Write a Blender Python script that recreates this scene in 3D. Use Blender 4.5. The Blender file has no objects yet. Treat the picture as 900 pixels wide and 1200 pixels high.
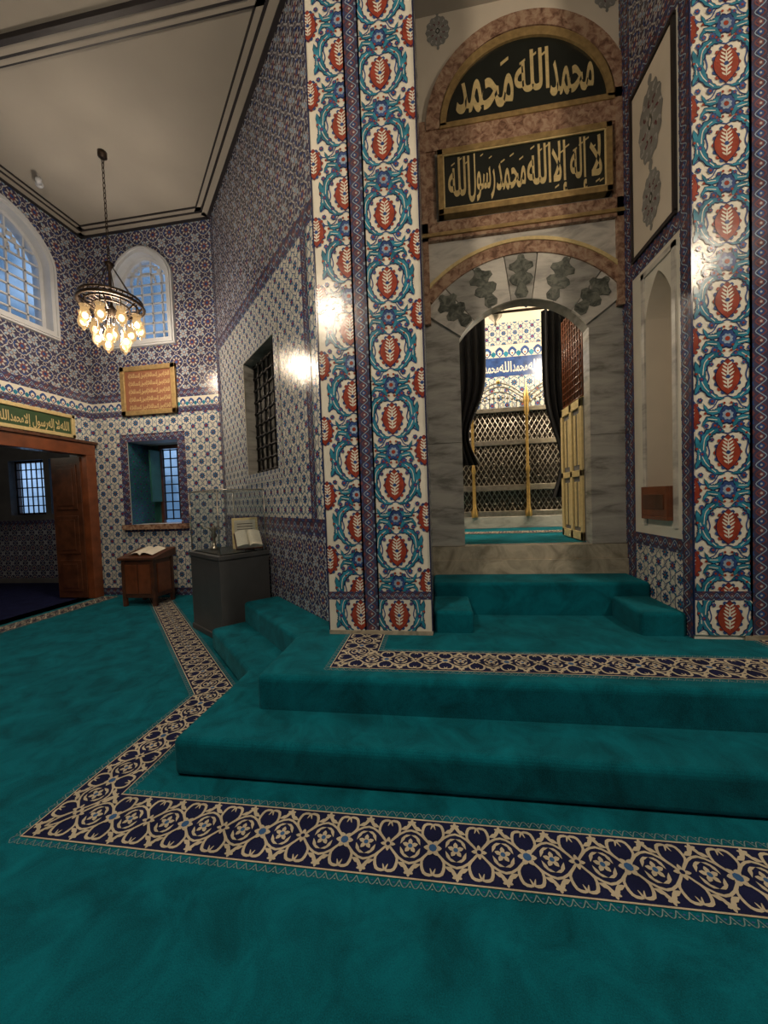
import bpy, math, random
from mathutils import Vector, Matrix
random.seed(5)
PI=math.pi
S2=math.sqrt(.5)
# ---------------------------------------------------------------- materials
def nt(name):
    m=bpy.data.materials.new(name);m.use_nodes=True
    t=m.node_tree;b=t.nodes["Principled BSDF"]
    return m,t,b
def M(name,col,rough=.5,metal=0.,var=0.,vs=6.,bump=0.,bs=60.,spec=.5,coat=0.,emit=None,es=0.):
    m,t,b=nt(name)
    b.inputs["Base Color"].default_value=(*col,1);b.inputs["Roughness"].default_value=rough
    b.inputs["Metallic"].default_value=metal;b.inputs["Specular IOR Level"].default_value=spec
    b.inputs["Coat Weight"].default_value=coat
    tc=t.nodes.new("ShaderNodeTexCoord")
    if var>0:
        n=t.nodes.new("ShaderNodeTexNoise");n.inputs["Scale"].default_value=vs;n.inputs["Detail"].default_value=5
        t.links.new(tc.outputs["Object"],n.inputs["Vector"])
        r=t.nodes.new("ShaderNodeValToRGB");e=r.color_ramp.elements
        e[0].position=.3;e[1].position=.7
        e[0].color=(*[c*(1-var) for c in col],1);e[1].color=(*[min(1,c*(1+var)) for c in col],1)
        t.links.new(n.outputs["Fac"],r.inputs["Fac"]);t.links.new(r.outputs["Color"],b.inputs["Base Color"])
    if bump>0:
        n=t.nodes.new("ShaderNodeTexNoise");n.inputs["Scale"].default_value=bs;n.inputs["Detail"].default_value=3
        t.links.new(tc.outputs["Object"],n.inputs["Vector"])
        bp=t.nodes.new("ShaderNodeBump");bp.inputs["Strength"].default_value=bump;bp.inputs["Distance"].default_value=.01
        t.links.new(n.outputs["Fac"],bp.inputs["Height"]);t.links.new(bp.outputs["Normal"],b.inputs["Normal"])
    if emit:
        b.inputs["Emission Color"].default_value=(*emit,1);b.inputs["Emission Strength"].default_value=es
    return m
def marble(name,c1,c2,scale=3.,dist=2.,rough=.25,mid=None,stretch=(1,1,1)):
    m,t,b=nt(name);b.inputs["Roughness"].default_value=rough
    tc=t.nodes.new("ShaderNodeTexCoord");mp=t.nodes.new("ShaderNodeMapping");mp.inputs["Scale"].default_value=stretch
    mp.inputs["Rotation"].default_value=(.1,.45,.1)
    n=t.nodes.new("ShaderNodeTexNoise");n.inputs["Scale"].default_value=scale;n.inputs["Detail"].default_value=9
    n.inputs["Roughness"].default_value=.6;n.inputs["Distortion"].default_value=dist
    t.links.new(tc.outputs["Object"],mp.inputs["Vector"]);t.links.new(mp.outputs["Vector"],n.inputs["Vector"])
    r=t.nodes.new("ShaderNodeValToRGB");e=r.color_ramp.elements
    e[0].position=.36;e[0].color=(*c1,1);e[1].position=.62;e[1].color=(*c2,1)
    if mid:
        k=e.new(.48);k.color=(*mid,1)
    t.links.new(n.outputs["Fac"],r.inputs["Fac"]);t.links.new(r.outputs["Color"],b.inputs["Base Color"])
    return m
def carpet(name,col):
    m,t,b=nt(name);b.inputs["Roughness"].default_value=.95;b.inputs["Specular IOR Level"].default_value=.1
    b.inputs["Sheen Weight"].default_value=.12;b.inputs["Sheen Tint"].default_value=(.2,.85,1,1)
    tc=t.nodes.new("ShaderNodeTexCoord")
    n=t.nodes.new("ShaderNodeTexNoise");n.inputs["Scale"].default_value=5;n.inputs["Detail"].default_value=7;n.inputs["Roughness"].default_value=.65
    n.inputs["Distortion"].default_value=.6
    f=t.nodes.new("ShaderNodeTexNoise");f.inputs["Scale"].default_value=260;f.inputs["Detail"].default_value=2
    for q in (n,f): t.links.new(tc.outputs["Object"],q.inputs["Vector"])
    mx=t.nodes.new("ShaderNodeMath");mx.operation='MULTIPLY_ADD';mx.inputs[1].default_value=.35
    t.links.new(f.outputs["Fac"],mx.inputs[0]);
    m2=t.nodes.new("ShaderNodeMath");m2.operation='MULTIPLY';m2.inputs[1].default_value=.65
    t.links.new(n.outputs["Fac"],m2.inputs[0]);t.links.new(m2.outputs[0],mx.inputs[2])
    r=t.nodes.new("ShaderNodeValToRGB");e=r.color_ramp.elements
    e[0].position=.36;e[0].color=(*[c*.5 for c in col],1);e[1].position=.63;e[1].color=(*[c*1.45 for c in col],1)
    t.links.new(mx.outputs[0],r.inputs["Fac"]);t.links.new(r.outputs["Color"],b.inputs["Base Color"])
    bp=t.nodes.new("ShaderNodeBump");bp.inputs["Strength"].default_value=.6;bp.inputs["Distance"].default_value=.008
    t.links.new(mx.outputs[0],bp.inputs["Height"]);t.links.new(bp.outputs["Normal"],b.inputs["Normal"])
    return m
G=dict(rough=.2,spec=.4,bump=.12,bs=10.)
cream=M("tile_cream",(.68,.66,.58),var=.08,vs=4,**G)
cobalt=M("tile_cobalt",(.03,.07,.22),var=.35,vs=14,**G)
navy=M("tile_navy",(.015,.022,.08),var=.2,**G)
turq=M("tile_turquoise",(.025,.19,.29),var=.4,vs=16,**G)
red=M("tile_red",(.27,.045,.025),var=.25,vs=18,**G)
purple=M("tile_purple",(.055,.05,.10),var=.25,vs=8,**G)
plum=M("tile_plum",(.16,.06,.07),var=.25,vs=8,**G)
lblue=M("tile_lightblue",(.26,.36,.48),var=.2,vs=8,**G)
ash=M("tile_ash_white",(.42,.41,.40),var=.12,vs=8,**G)
teal=carpet("carpet_teal",(.001,.104,.142))
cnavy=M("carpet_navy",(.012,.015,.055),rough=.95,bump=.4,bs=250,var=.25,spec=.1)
ccream=M("carpet_cream",(.50,.45,.34),rough=.95,bump=.4,bs=250,var=.15,spec=.1)
cblue=M("carpet_blue",(.04,.11,.26),rough=.95,spec=.1,var=.1)
clace=M("carpet_lace",(.17,.27,.29),rough=.95,spec=.1,var=.1)
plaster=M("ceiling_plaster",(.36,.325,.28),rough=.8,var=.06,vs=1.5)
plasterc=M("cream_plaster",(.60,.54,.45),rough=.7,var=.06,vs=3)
darktrim=M("dark_trim_paint",(.018,.015,.018),rough=.5,var=.2)
whitep=M("white_painted_plaster",(.52,.54,.58),rough=.5,var=.05)
gmarb=marble("grey_marble",(.17,.165,.15),(.40,.39,.36),2.4,.5,.25,(.31,.305,.285),(1.1,1.1,4.5))
wmarb=marble("white_marble",(.34,.33,.31),(.62,.60,.55),3,.8,.25,(.52,.50,.46),(1,1,2.5))
pmarb=marble("brown_breccia",(.14,.075,.05),(.42,.29,.20),18,.6,.25,(.29,.17,.115))
gnmarb=marble("green_serpentine",(.045,.052,.045),(.17,.18,.155),16,1.,.25,(.09,.10,.09))
smarb=marble("sill_marble",(.22,.20,.15),(.46,.41,.32),4,2,.3,(.34,.31,.24))
gold=M("gold_leaf",(.55,.38,.14),rough=.34,metal=.9,var=.2,vs=30,bump=.15,bs=120)
goldp=M("gold_paint",(.64,.51,.25),rough=.42,metal=.25,var=.12,vs=30)
goldd=M("aged_gold_frame",(.38,.26,.11),rough=.4,metal=.4,var=.25,vs=22)
black=M("black_panel",(.007,.010,.008),rough=.35,var=.3)
iron=M("wrought_iron",(.02,.02,.022),rough=.45,metal=.7,var=.2)
bronze=M("dark_bronze",(.05,.035,.025),rough=.35,metal=.8,var=.2)
wood=M("dark_wood",(.085,.030,.014),rough=.35,var=.4,vs=9,coat=.2)
woodr=M("red_wood",(.17,.050,.018),rough=.35,var=.3,vs=7,coat=.2)
greyp=M("grey_plinth",(.060,.062,.066),rough=.5,var=.1)
silver=M("silver_lattice",(.42,.38,.32),rough=.3,metal=.8,var=.2,vs=20)
dsilver=M("dark_silver",(.06,.05,.045),rough=.4,metal=.6,var=.3,vs=20)
cloth=M("black_velvet",(.006,.006,.008),rough=.9,var=.3)
paper=M("paper",(.75,.70,.58),rough=.8,var=.08)
ink=M("ink",(.03,.02,.02),rough=.7,var=.1)
ochre=M("ochre_plaque",(.25,.10,.055),rough=.5,var=.12)
green=M("green_panel",(.03,.07,.03),rough=.4,var=.2)
shut=M("green_shutter",(.02,.10,.085),rough=.4,var=.2)
dplast=M("dark_grey_plaster",(.12,.12,.125),rough=.7,var=.15)  # plain dark grey base colour: annex walls, shutter panels, door leaves
orng=M("painted_ornament_grey",(.20,.20,.19),rough=.7,var=.2)
bulb=M("lit_bulb",(1,.9,.7),emit=(1,.66,.28),es=9)
def glassm(name,mixf=.1,col=(.95,.98,1,1),emit=None):
    m,t,b=nt(name);out=t.nodes["Material Output"]
    tr=t.nodes.new("ShaderNodeBsdfTransparent");tr.inputs[0].default_value=col
    gl=t.nodes.new("ShaderNodeBsdfGlossy");gl.inputs["Roughness"].default_value=.03
    mx=t.nodes.new("ShaderNodeMixShader");mx.inputs[0].default_value=mixf
    t.links.new(tr.outputs[0],mx.inputs[1]);t.links.new(gl.outputs[0],mx.inputs[2])
    if emit:
        em=t.nodes.new("ShaderNodeEmission");em.inputs[0].default_value=(*emit,1);em.inputs[1].default_value=.9
        ad=t.nodes.new("ShaderNodeMixShader");ad.inputs[0].default_value=.45
        t.links.new(mx.outputs[0],ad.inputs[1]);t.links.new(em.outputs[0],ad.inputs[2]);t.links.new(ad.outputs[0],out.inputs[0])
    else: t.links.new(mx.outputs[0],out.inputs[0])
    return m
glass=glassm("clear_glass")
cglass=glassm("case_glass",.14,(.90,.94,.95,1))
cupg=glassm("lamp_glass",.1,(1,.9,.75,1),(1,.62,.26))
# ---------------------------------------------------------------- mesh builder
class MB:
    def __init__(s,T=None): s.v=[];s.f=[];s.m=[];s.mats=[];s.sm=[];s.T=T
    def mi(s,mat):
        if mat not in s.mats: s.mats.append(mat)
        return s.mats.index(mat)
    def av(s,p):
        s.v.append(tuple(s.T(*p)) if s.T else tuple(p));return len(s.v)-1
    def poly(s,pts,mat,sm=False):
        ids=[s.av(p) for p in pts];s.f.append(ids);s.m.append(s.mi(mat));s.sm.append(sm)
    def faces(s,pts,fs,mat,sm=False):
        b=len(s.v);[s.av(p) for p in pts];k=s.mi(mat)
        for f in fs: s.f.append([b+i for i in f]);s.m.append(k);s.sm.append(sm)
    def box(s,a,b,mat):
        x0,y0,z0=[min(p,q) for p,q in zip(a,b)];x1,y1,z1=[max(p,q) for p,q in zip(a,b)]
        s.faces([(x0,y0,z0),(x1,y0,z0),(x1,y1,z0),(x0,y1,z0),(x0,y0,z1),(x1,y0,z1),(x1,y1,z1),(x0,y1,z1)],
          [(3,2,1,0),(4,5,6,7),(0,1,5,4),(1,2,6,5),(2,3,7,6),(3,0,4,7)],mat)
    def prism(s,pts,h0,h1,mat,top=None):
        n=len(pts)
        s.faces([(p[0],p[1],h0) for p in pts]+[(p[0],p[1],h1) for p in pts],
          [tuple(range(n-1,-1,-1))]+[(i,(i+1)%n,n+(i+1)%n,n+i) for i in range(n)]+[tuple(range(n,2*n))],mat)
    def tube(s,pts,r,mat,n=8,closed=False,taper=None):
        P=[Vector(p) for p in pts];k=len(P);rings=[]
        for i in range(k):
            a=P[(i-1)%k] if (closed or i>0) else P[i];c=P[(i+1)%k] if (closed or i<k-1) else P[i]
            d=(c-a).normalized();up=Vector((0,0,1)) if abs(d.z)<.9 else Vector((1,0,0))
            x=d.cross(up).normalized();y=x.cross(d);rr=r*(taper[i] if taper else 1)
            rings.append([P[i]+x*math.cos(2*PI*j/n)*rr+y*math.sin(2*PI*j/n)*rr for j in range(n)])
        vs=[tuple(p) for R in rings for p in R];fs=[]
        for i in range(k if closed else k-1):
            i2=(i+1)%k
            for j in range(n): fs.append((i*n+j,i*n+(j+1)%n,i2*n+(j+1)%n,i2*n+j))
        if not closed: fs+= [tuple(range(n-1,-1,-1)),tuple((k-1)*n+j for j in range(n))]
        s.faces(vs,fs,mat,True)
    def lathe(s,c,prof,mat,n=20):
        vs=[];fs=[];k=len(prof)
        for r,z in prof:
            for j in range(n): vs.append((c[0]+r*math.cos(2*PI*j/n),c[1]+r*math.sin(2*PI*j/n),c[2]+z))
        for i in range(k-1):
            for j in range(n): fs.append((i*n+j,i*n+(j+1)%n,(i+1)*n+(j+1)%n,(i+1)*n+j))
        s.faces(vs,fs,mat,True)
    def sphere(s,c,r,mat,n=10,sz=1):
        s.lathe(c,[(max(1e-4,r*math.sin(PI*i/n)),-r*sz*math.cos(PI*i/n)) for i in range(n+1)],mat,n+2)
    def obj(s,name,parent=None,bevel=0,seg=3):
        me=bpy.data.meshes.new(name);me.from_pydata(s.v,[],s.f)
        for m in s.mats: me.materials.append(m)
        me.polygons.foreach_set("material_index",s.m);me.polygons.foreach_set("use_smooth",s.sm);me.update()
        o=bpy.data.objects.new(name,me);bpy.context.collection.objects.link(o)
        if parent: o.parent=parent
        if bevel:
            b=o.modifiers.new("bevel",'BEVEL');b.width=bevel;b.segments=seg;b.limit_method='ANGLE'
        return o
def empty(name):
    o=bpy.data.objects.new(name,None);bpy.context.collection.objects.link(o);return o
def TY(Y): return lambda u,v,h:(u,Y-h,v)                 # faces -Y
def TXp(X): return lambda u,v,h:(X+h,u,v)               # faces +X, u=y
def TXm(X): return lambda u,v,h:(X-h,u,v)               # faces -X
def TO(u,v,h): # left octagon face, u from back corner
    return (-3.25+S2*u-S2*h,5.30-S2*u-S2*h,v)
def TO2(u,v,h):
    return (4.85-S2*u+S2*h,5.30-S2*u-S2*h,v)
# ---------------------------------------------------------------- 2d pattern engine
def cat(pts,k=5,closed=False):
    out=[];n=len(pts);R=range(n if closed else n-1)
    for i in R:
        p0=pts[(i-1)%n] if (closed or i>0) else pts[i];p1=pts[i];p2=pts[(i+1)%n];p3=pts[(i+2)%n] if (closed or i+2<n) else p2
        for j in range(k):
            t=j/k;a=[]
            for d in (0,1):
                a.append(.5*((2*p1[d])+(-p0[d]+p2[d])*t+(2*p0[d]-5*p1[d]+4*p2[d]-p3[d])*t*t+(-p0[d]+3*p1[d]-3*p2[d]+p3[d])*t**3))
            out.append(tuple(a))
    if not closed: out.append(tuple(pts[-1]))
    return out
def circ(x,y,r,n=12,ry=None,a0=0): return [(x+r*math.cos(a0+2*PI*i/n),y+(ry or r)*math.sin(a0+2*PI*i/n)) for i in range(n)]
def petal(x,y,a,l,w,s0=0.):
    c,s=math.cos(a),math.sin(a);P=[(s0,0),(s0+.3*l,-.42*w),(s0+.65*l,-.5*w),(s0+.9*l,-.22*w),(s0+l,0),(s0+.9*l,.22*w),(s0+.65*l,.5*w),(s0+.3*l,.42*w)]
    return [(x+p*c-q*s,y+p*s+q*c) for p,q in P]
def rib(pts,w,k=4,closed=False,taper=False):
    P=cat(pts,k,closed);n=len(P);L=[];R=[]
    for i in range(n):
        a=P[(i-1)%n] if (closed or i>0) else P[i];b=P[(i+1)%n] if (closed or i<n-1) else P[i]
        dx,dy=b[0]-a[0],b[1]-a[1];d=math.hypot(dx,dy) or 1
        ww=w/2*(math.sin(PI*(i+.35)/(n-.3))**.7 if taper else 1)
        L.append((P[i][0]-dy/d*ww,P[i][1]+dx/d*ww));R.append((P[i][0]+dy/d*ww,P[i][1]-dx/d*ww))
    out=[]
    for i in range(n if closed else n-1):
        j=(i+1)%n;out.append([R[i],R[j],L[j],L[i]])
    return out
def leaf(pts,w,k=4):
    P=cat(pts,k);n=len(P);L=[];R=[]
    for i in range(n):
        a=P[max(0,i-1)];b=P[min(n-1,i+1)];dx,dy=b[0]-a[0],b[1]-a[1];d=math.hypot(dx,dy) or 1
        t=i/(n-1);ww=w/2*math.sin(PI*t**.8)*(1+.18*(-1)**i)
        L.append((P[i][0]-dy/d*ww,P[i][1]+dx/d*ww));R.append((P[i][0]+dy/d*ww,P[i][1]-dx/d*ww))
    return R+L[::-1]
class Pat:
    def __init__(s): s.p=[]
    def add(s,poly,mat,l=1): s.p.append((poly,mat,l));return s
    def addm(s,poly,mat,l=1): s.add(poly,mat,l);s.add([(-x,y) for x,y in poly][::-1],mat,l)
    def ribs(s,pts,w,mat,l=1,mir=False,closed=False,taper=False,k=4):
        for q in rib(pts,w,k,closed,taper):
            (s.addm if mir else s.add)(q,mat,l)
    def ros(s,x,y,r,n,mat,l=1,w=.8,a0=0,c=None,cr=.3):
        for i in range(n): s.add(petal(x,y,a0+2*PI*i/n,r,r*w),mat,l)
        if c: s.add(circ(x,y,r*cr,8),c,l+1)
def clip(poly,reg):
    out=poly;n=len(reg)
    for i in range(n):
        ax,ay=reg[i];bx,by=reg[(i+1)%n];ex,ey=bx-ax,by-ay
        ins=[(ex*(p[1]-ay)-ey*(p[0]-ax)) for p in out]
        if all(d>=0 for d in ins): continue
        if all(d<=0 for d in ins): return []
        res=[]
        for j in range(len(out)):
            p,q=out[j-1],out[j];dp,dq=ins[j-1],ins[j]
            if (dp>=0)!=(dq>=0):
                t=dp/(dp-dq);res.append((p[0]+(q[0]-p[0])*t,p[1]+(q[1]-p[1])*t))
            if dq>=0: res.append(q)
        out=res
        if len(out)<3: return []
    return out
def stamp(mb,pat,tf,reg=None,h0=.001,hole=None,dh=.0007):
    k=0
    for P,mat,l in pat.p:
        k+=1
        q=[tf(*p) for p in P]
        if reg: q=clip(q,reg)
        if len(q)<3: continue
        if hole and any(hole(*p) for p in q): continue
        h=h0+l*dh+(k%50)*1.1e-5
        mb.poly([(p[0],p[1],h) for p in q],mat)
def rect(a,b,c,d): return [(a,b),(c,b),(c,d),(a,d)]
def field(mb,pat,tile,u0,u1,v0,v1,base=None,hole=None,h0=.001,ou=0,ov=0,sv=None):
    sv=sv or tile;reg=rect(u0,v0,u1,v1)
    if base and not hole: mb.poly([(u0,v0,h0),(u1,v0,h0),(u1,v1,h0),(u0,v1,h0)],base)
    i0=math.floor((u0-ou)/tile)-1;j0=math.floor((v0-ov)/sv)-1
    for i in range(i0,math.ceil((u1-ou)/tile)+1):
        for j in range(j0,math.ceil((v1-ov)/sv)+1):
            cx=ou+(i+.5)*tile;cy=ov+(j+.5)*sv
            if base and hole:
                N=5
                for a in range(N):
                    for b in range(N):
                        r=rect(cx+(a/N-.5)*tile,cy+(b/N-.5)*sv,cx+((a+1)/N-.5)*tile,cy+((b+1)/N-.5)*sv)
                        r=clip(r,reg)
                        if len(r)>2 and not any(hole(*p) for p in r): mb.poly([(p[0],p[1],h0) for p in r],base)
            stamp(mb,pat,lambda x,y:(cx+x*tile,cy+y*sv),reg,h0,hole)
# --- motifs
def og(x,y,a,b,n=7):
    pts=[]
    for i in range(n+1):
        t=-1+2*i/n;pts.append((x+a*(max(0,math.cos(t*PI/2))**.8),y+b*t))
    for i in range(n-1,0,-1):
        t=-1+2*i/n;pts.append((x-a*(math.cos(t*PI/2)**.8),y+b*t))
    return pts
def medallion(P,x,y,a,b,l=2):
    for i in range(16):
        t=2*PI*i/16;P.add(petal(x+a*.86*math.cos(t),y+b*.84*math.sin(t),math.atan2(b*math.sin(t),a*math.cos(t)),.026,.026),cobalt if i%2 else red,l)
    P.add(og(x,y,a*1.10,b*1.08),navy,l+1);P.add(og(x,y,a*1.03,b*1.03),red,l+3)
    for i in range(7):
        t=-.66+1.32*i/6
        P.add(petal(x,y+b*t,.7,a*.74*(1-abs(t)*.5),.011),cream,l+4);P.add(petal(x,y+b*t,PI-.7,a*.74*(1-abs(t)*.5),.011),cream,l+4)
    P.add(og(x,y,a*.10,b*.75,5),cream,l+5);P.add(circ(x,y,.013,8),cobalt,l+6)
W,PH=.39,.48
strip=Pat()
medallion(strip,0,0,.068,.108)
for sx in (-1,1):
    medallion(strip,sx*W/2*1.14,PH/2,.056,.10)
strip.ribs([(0,.12),(.07,.135),(.115,.07),(.105,0),(.135,-.06),(.185,-.10)],.008,cobalt,1,True)
strip.ribs([(0,-.12),(.05,-.14),(.085,-.19),(.15,-.2),(.19,-.15)],.007,cobalt,1,True)
for pts,w in (([(.015,.135),(.08,.145),(.13,.10),(.142,.02),(.11,-.05)],.046),([(.185,.115),(.165,.03),(.13,-.06),(.07,-.125),(.015,-.135)],.042),
     ([(.03,.16),(.06,.21),(.115,.22),(.15,.17)],.033),([(.03,-.16),(.06,-.215),(.11,-.215),(.14,-.16)],.031),([(.19,-.10),(.165,-.04),(.165,.0),(.19,.06)],.03)):
    strip.addm(leaf(pts,w*1.28),navy,2);strip.addm(leaf(pts,w*.92),turq,3)
    strip.ribs(pts[1:-1],.005,cream,4,True)
strip.ros(0,PH/2,.066,8,navy,2,.75,.3);strip.ros(0,PH/2,.056,8,cobalt,3,.75,.3);strip.ros(0,PH/2,.034,8,lblue,4,.7,.3,red,.45)
for x,y,r in ((.075,.175,.022),(.09,-.15,.022),(.15,-.005,.018),(.045,.145,.014),(.125,.175,.017),(.045,-.18,.015),(.155,.13,.018),(.16,-.14,.018),(.092,.085,.014),(.095,-.09,.014)):
    for s in (-1,1): strip.ros(s*x,y,r,6,cobalt,5,.85,.2,red,.35)
for x,y in ((.17,.2),(.03,.2),(.13,-.225),(.055,.165),(.105,.12),(.02,.165),(.02,-.165),(.18,.03)):
    for s in (-1,1): strip.add(circ(s*x,y,.0085,6),red,5)
def strips(mb,cx,x0,x1,z0,z1,zoff=.1):
    n=int((z1-z0)/PH)+3;reg=rect(x0,z0,x1,z1)
    for i in range(-1,n):
        y=z0+zoff+i*PH
        stamp(mb,strip,lambda a,b:(cx+a,y+b),reg,.002)
band=Pat()
band.add(rect(-.5,-.5,.5,.5),purple,0)
band.ribs([(-.5,0),(-.25,.26),(0,.0),(.25,-.26),(.5,0)],.07,plum,2,k=3)
band.ribs([(-.5,0),(-.25,-.26),(0,.0),(.25,.26),(.5,0)],.05,lblue,2,k=3)
band.ros(-.25,0,.17,5,plum,3,.7,.2,ash,.4);band.ros(.25,0,.17,5,cobalt,3,.8,.2,ash,.35)
band.ros(.5,.5,.2,6,cobalt,3,.6,.2,plum,.4);band.ros(0,.42,.15,5,plum,3,.7,.9);band.ros(0,-.42,.13,5,lblue,3,.6,.9)
bandv=Pat()
for P_,m_,l_ in band.p: bandv.add([(-y,x) for x,y in P_],m_,l_)
dark=Pat()
dark.ribs([(.41*math.cos(i*PI/8)*(1 if i%2 else .88),.41*math.sin(i*PI/8)*(1 if i%2 else .88)) for i in range(16)],.05,ash,2,closed=True,k=1)
dark.ros(0,0,.30,8,ash,2,.36,0);dark.ros(0,0,.20,8,plum,3,.5,PI/8,cobalt,.42)
dark.ros(.5,.5,.26,8,ash,2,.34,.3,plum,.45);dark.ros(.5,.5,.1,5,lblue,5,.7)
dark.ribs([(.41,0),(.5,.09),(.59,0),(.5,-.09)],.035,ash,2,closed=True,k=2);dark.ribs([(0,.41),(.09,.5),(0,.59),(-.09,.5)],.035,ash,2,closed=True,k=2)
for a in range(4):
    t=PI/4+a*PI/2;dark.add(petal(.58*math.cos(t),.58*math.sin(t),t+PI,.20,.10),lblue,3)
    t2=a*PI/2;dark.add(leaf([(.30*math.cos(t2+.5),.30*math.sin(t2+.5)),(.36*math.cos(t2),.36*math.sin(t2)),(.3*math.cos(t2-.5),.3*math.sin(t2-.5))],.07,3),cobalt,4)
light=Pat()
light.ribs([(.40*math.cos(i*PI/6)*(1 if i%2 else .86),.40*math.sin(i*PI/6)*(1 if i%2 else .86)) for i in range(12)],.04,cobalt,2,closed=True,k=1)
light.ros(0,0,.25,8,cobalt,2,.42,0,turq,.45);light.add(circ(0,0,.06,6),red,5)
light.ros(.5,.5,.22,8,cobalt,2,.42,.3,red,.35)
light.ribs([(.39,.12),(.5,0),(.61,-.12)],.03,cobalt,2,k=2);light.ribs([(.39,-.12),(.5,0),(.61,.12)],.03,turq,3,k=2)
light.ribs([(.12,.39),(0,.5),(-.12,.61)],.03,cobalt,2,k=2);light.ribs([(-.12,.39),(0,.5),(.12,.61)],.03,turq,3,k=2)
for a in range(4):
    t=PI/4+a*PI/2;light.add(petal(.52*math.cos(t),.52*math.sin(t),t+PI,.15,.12),turq,3)
crest=Pat()
crest.add(petal(0,-.5,PI/2,.85,.7),cobalt,2);crest.add(petal(0,-.4,PI/2,.5,.35),cream,3);crest.add(circ(0,-.2,.08,6),red,4)
crest.add(petal(.5,-.5,PI/2,.5,.4),turq,2)
# ---------------------------------------------------------------- arabic lettering
# word : (visual codes in reading order, fallback pen strokes, advance)
LA=([0xFEFB],[[(0,1.0),(.08,.5),(.28,.1),(.36,.0),(.16,-.02),(.1,.1),(.26,.45),(.42,1.0)]],.5)
ILAH=([0xFE87,0xFEDF,0xFEEA],[[(0,1),(.03,.5),(.03,.03)],[(.2,1),(.22,.15),(.3,.02),(.45,.05)],[(.45,.05),(.42,.3),(.55,.38),(.66,.2),(.6,.02),(.46,.05)]],.78)
ILLA=([0xFE87,0xFEFB],[[(0,1),(.03,.5),(.03,.03)]]+[[(x+.2,y) for x,y in LA[1][0]]],.72)
ALLAH=([0xFE8D,0xFEDF,0xFEE0,0xFEEA],[[(0,1),(.02,.5),(.03,.03)],[(.22,1),(.24,.5),(.25,.12),(.33,.02),(.42,.1),(.43,.4),(.43,1)],[(.43,.4),(.44,.12),(.52,.02),(.66,.06)],[(.66,.06),(.62,.34),(.76,.42),(.88,.22),(.82,.02),(.66,.06)]],1.02)
MUH=([0xFEE3,0xFEA4,0xFEE4,0xFEAA],[[(0,.15),(.08,.3),(.17,.15),(.08,.02),(0,.15)],[(.1,.04),(.3,.05),(.44,.2),(.32,.46),(.2,.46),(.45,.34),(.6,.08)],[(.6,.08),(.67,.26),(.77,.14),(.7,0),(.6,.08)],[(.76,.04),(.95,.03),(1.14,.08),(1.08,.3),(.98,.5)]],1.25)
RAS=([0xFEAD,0xFEB3,0xFEEE,0xFEDD],[[(0,.34),(.06,.1),(.18,-.1),(.34,-.16)],[(.3,.32),(.33,.1),(.42,.1),(.44,.28),(.48,.1),(.56,.1),(.58,.3),(.62,.08),(.8,.04)],[(.82,.1),(.88,.3),(.98,.18),(.9,.04),(.82,.12)],[(.96,.15),(1.0,-.05),(.85,-.18)],[(1.12,1.0),(1.14,.1),(1.22,-.12),(1.38,-.16),(1.48,.08)]],1.58)
def textpolys(s,off=.018):
    cu=bpy.data.curves.new("tmp_txt",'FONT');cu.body=s;cu.size=1;cu.offset=off;cu.resolution_u=4
    ob=bpy.data.objects.new("tmp_txt",cu);bpy.context.collection.objects.link(ob);bpy.context.view_layer.update()
    me=bpy.data.meshes.new_from_object(ob.evaluated_get(bpy.context.evaluated_depsgraph_get()))
    r=[[(me.vertices[i].co.x,me.vertices[i].co.y) for i in p.vertices] for p in me.polygons]
    bpy.data.objects.remove(ob);bpy.data.curves.remove(cu);bpy.data.meshes.remove(me);return r
GL={}
try:
    missing=textpolys(chr(0xE123));H1=None
    for k,w in (("ALLAH",ALLAH),("LA",LA),("ILAH",ILAH),("ILLA",ILLA),("MUH",MUH),("RAS",RAS)):
        ok=all(len(textpolys(chr(c)))!=len(missing) and len(textpolys(chr(c)))>0 for c in w[0])
        if not ok: continue
        ps=textpolys("".join(chr(c) for c in reversed(w[0])))
        xs=[p[0] for q in ps for p in q];ys=[p[1] for q in ps for p in q]
        if H1 is None: H1=max(ys)
        GL[id(w)]=[[((p[0]-max(xs))/(max(xs)-min(xs)),p[1]/H1) for p in q] for q in ps]
    print("GLYPHS",len(GL),len(missing))
except Exception as ex: print("GLYPH FAIL",ex)
def pen(strokes,x0,y0,sx,sy,w,mat,P,l=1,ang=28):
    vx,vy=math.cos(math.radians(ang))*w/2,math.sin(math.radians(ang))*w/2
    for st in strokes:
        c=cat([(x0-a*sx,y0+b*sy) for a,b in st],7)
        for p,q in zip(c,c[1:]):
            P.add([(p[0]-vx,p[1]-vy),(q[0]-vx,q[1]-vy),(q[0]+vx,q[1]+vy),(p[0]+vx,p[1]+vy)],mat,l)
def write(words,x0,y0,sx,sy,w,mat,P,l=1,marks=True):
    x=x0
    for wd in words:
        adv=wd[2]
        if id(wd) in GL:
            for q in GL[id(wd)]: P.add([(x+a*adv*sx*.95,y0+b*sy) for a,b in q],mat,l)
        else: pen(wd[1],x,y0,sx,sy,w,mat,P,l)
        if marks:
            for k in range(3):
                a=x-adv*sx*(.2+.3*k);b=y0+sy*random.choice((.66,.78,-.20,.88))
                P.add([(a,b),(a+.16*sx,b+.1*sx),(a+.16*sx,b+.17*sx),(a,b+.07*sx)],mat,l)
        x-=adv*sx
    return x
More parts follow.
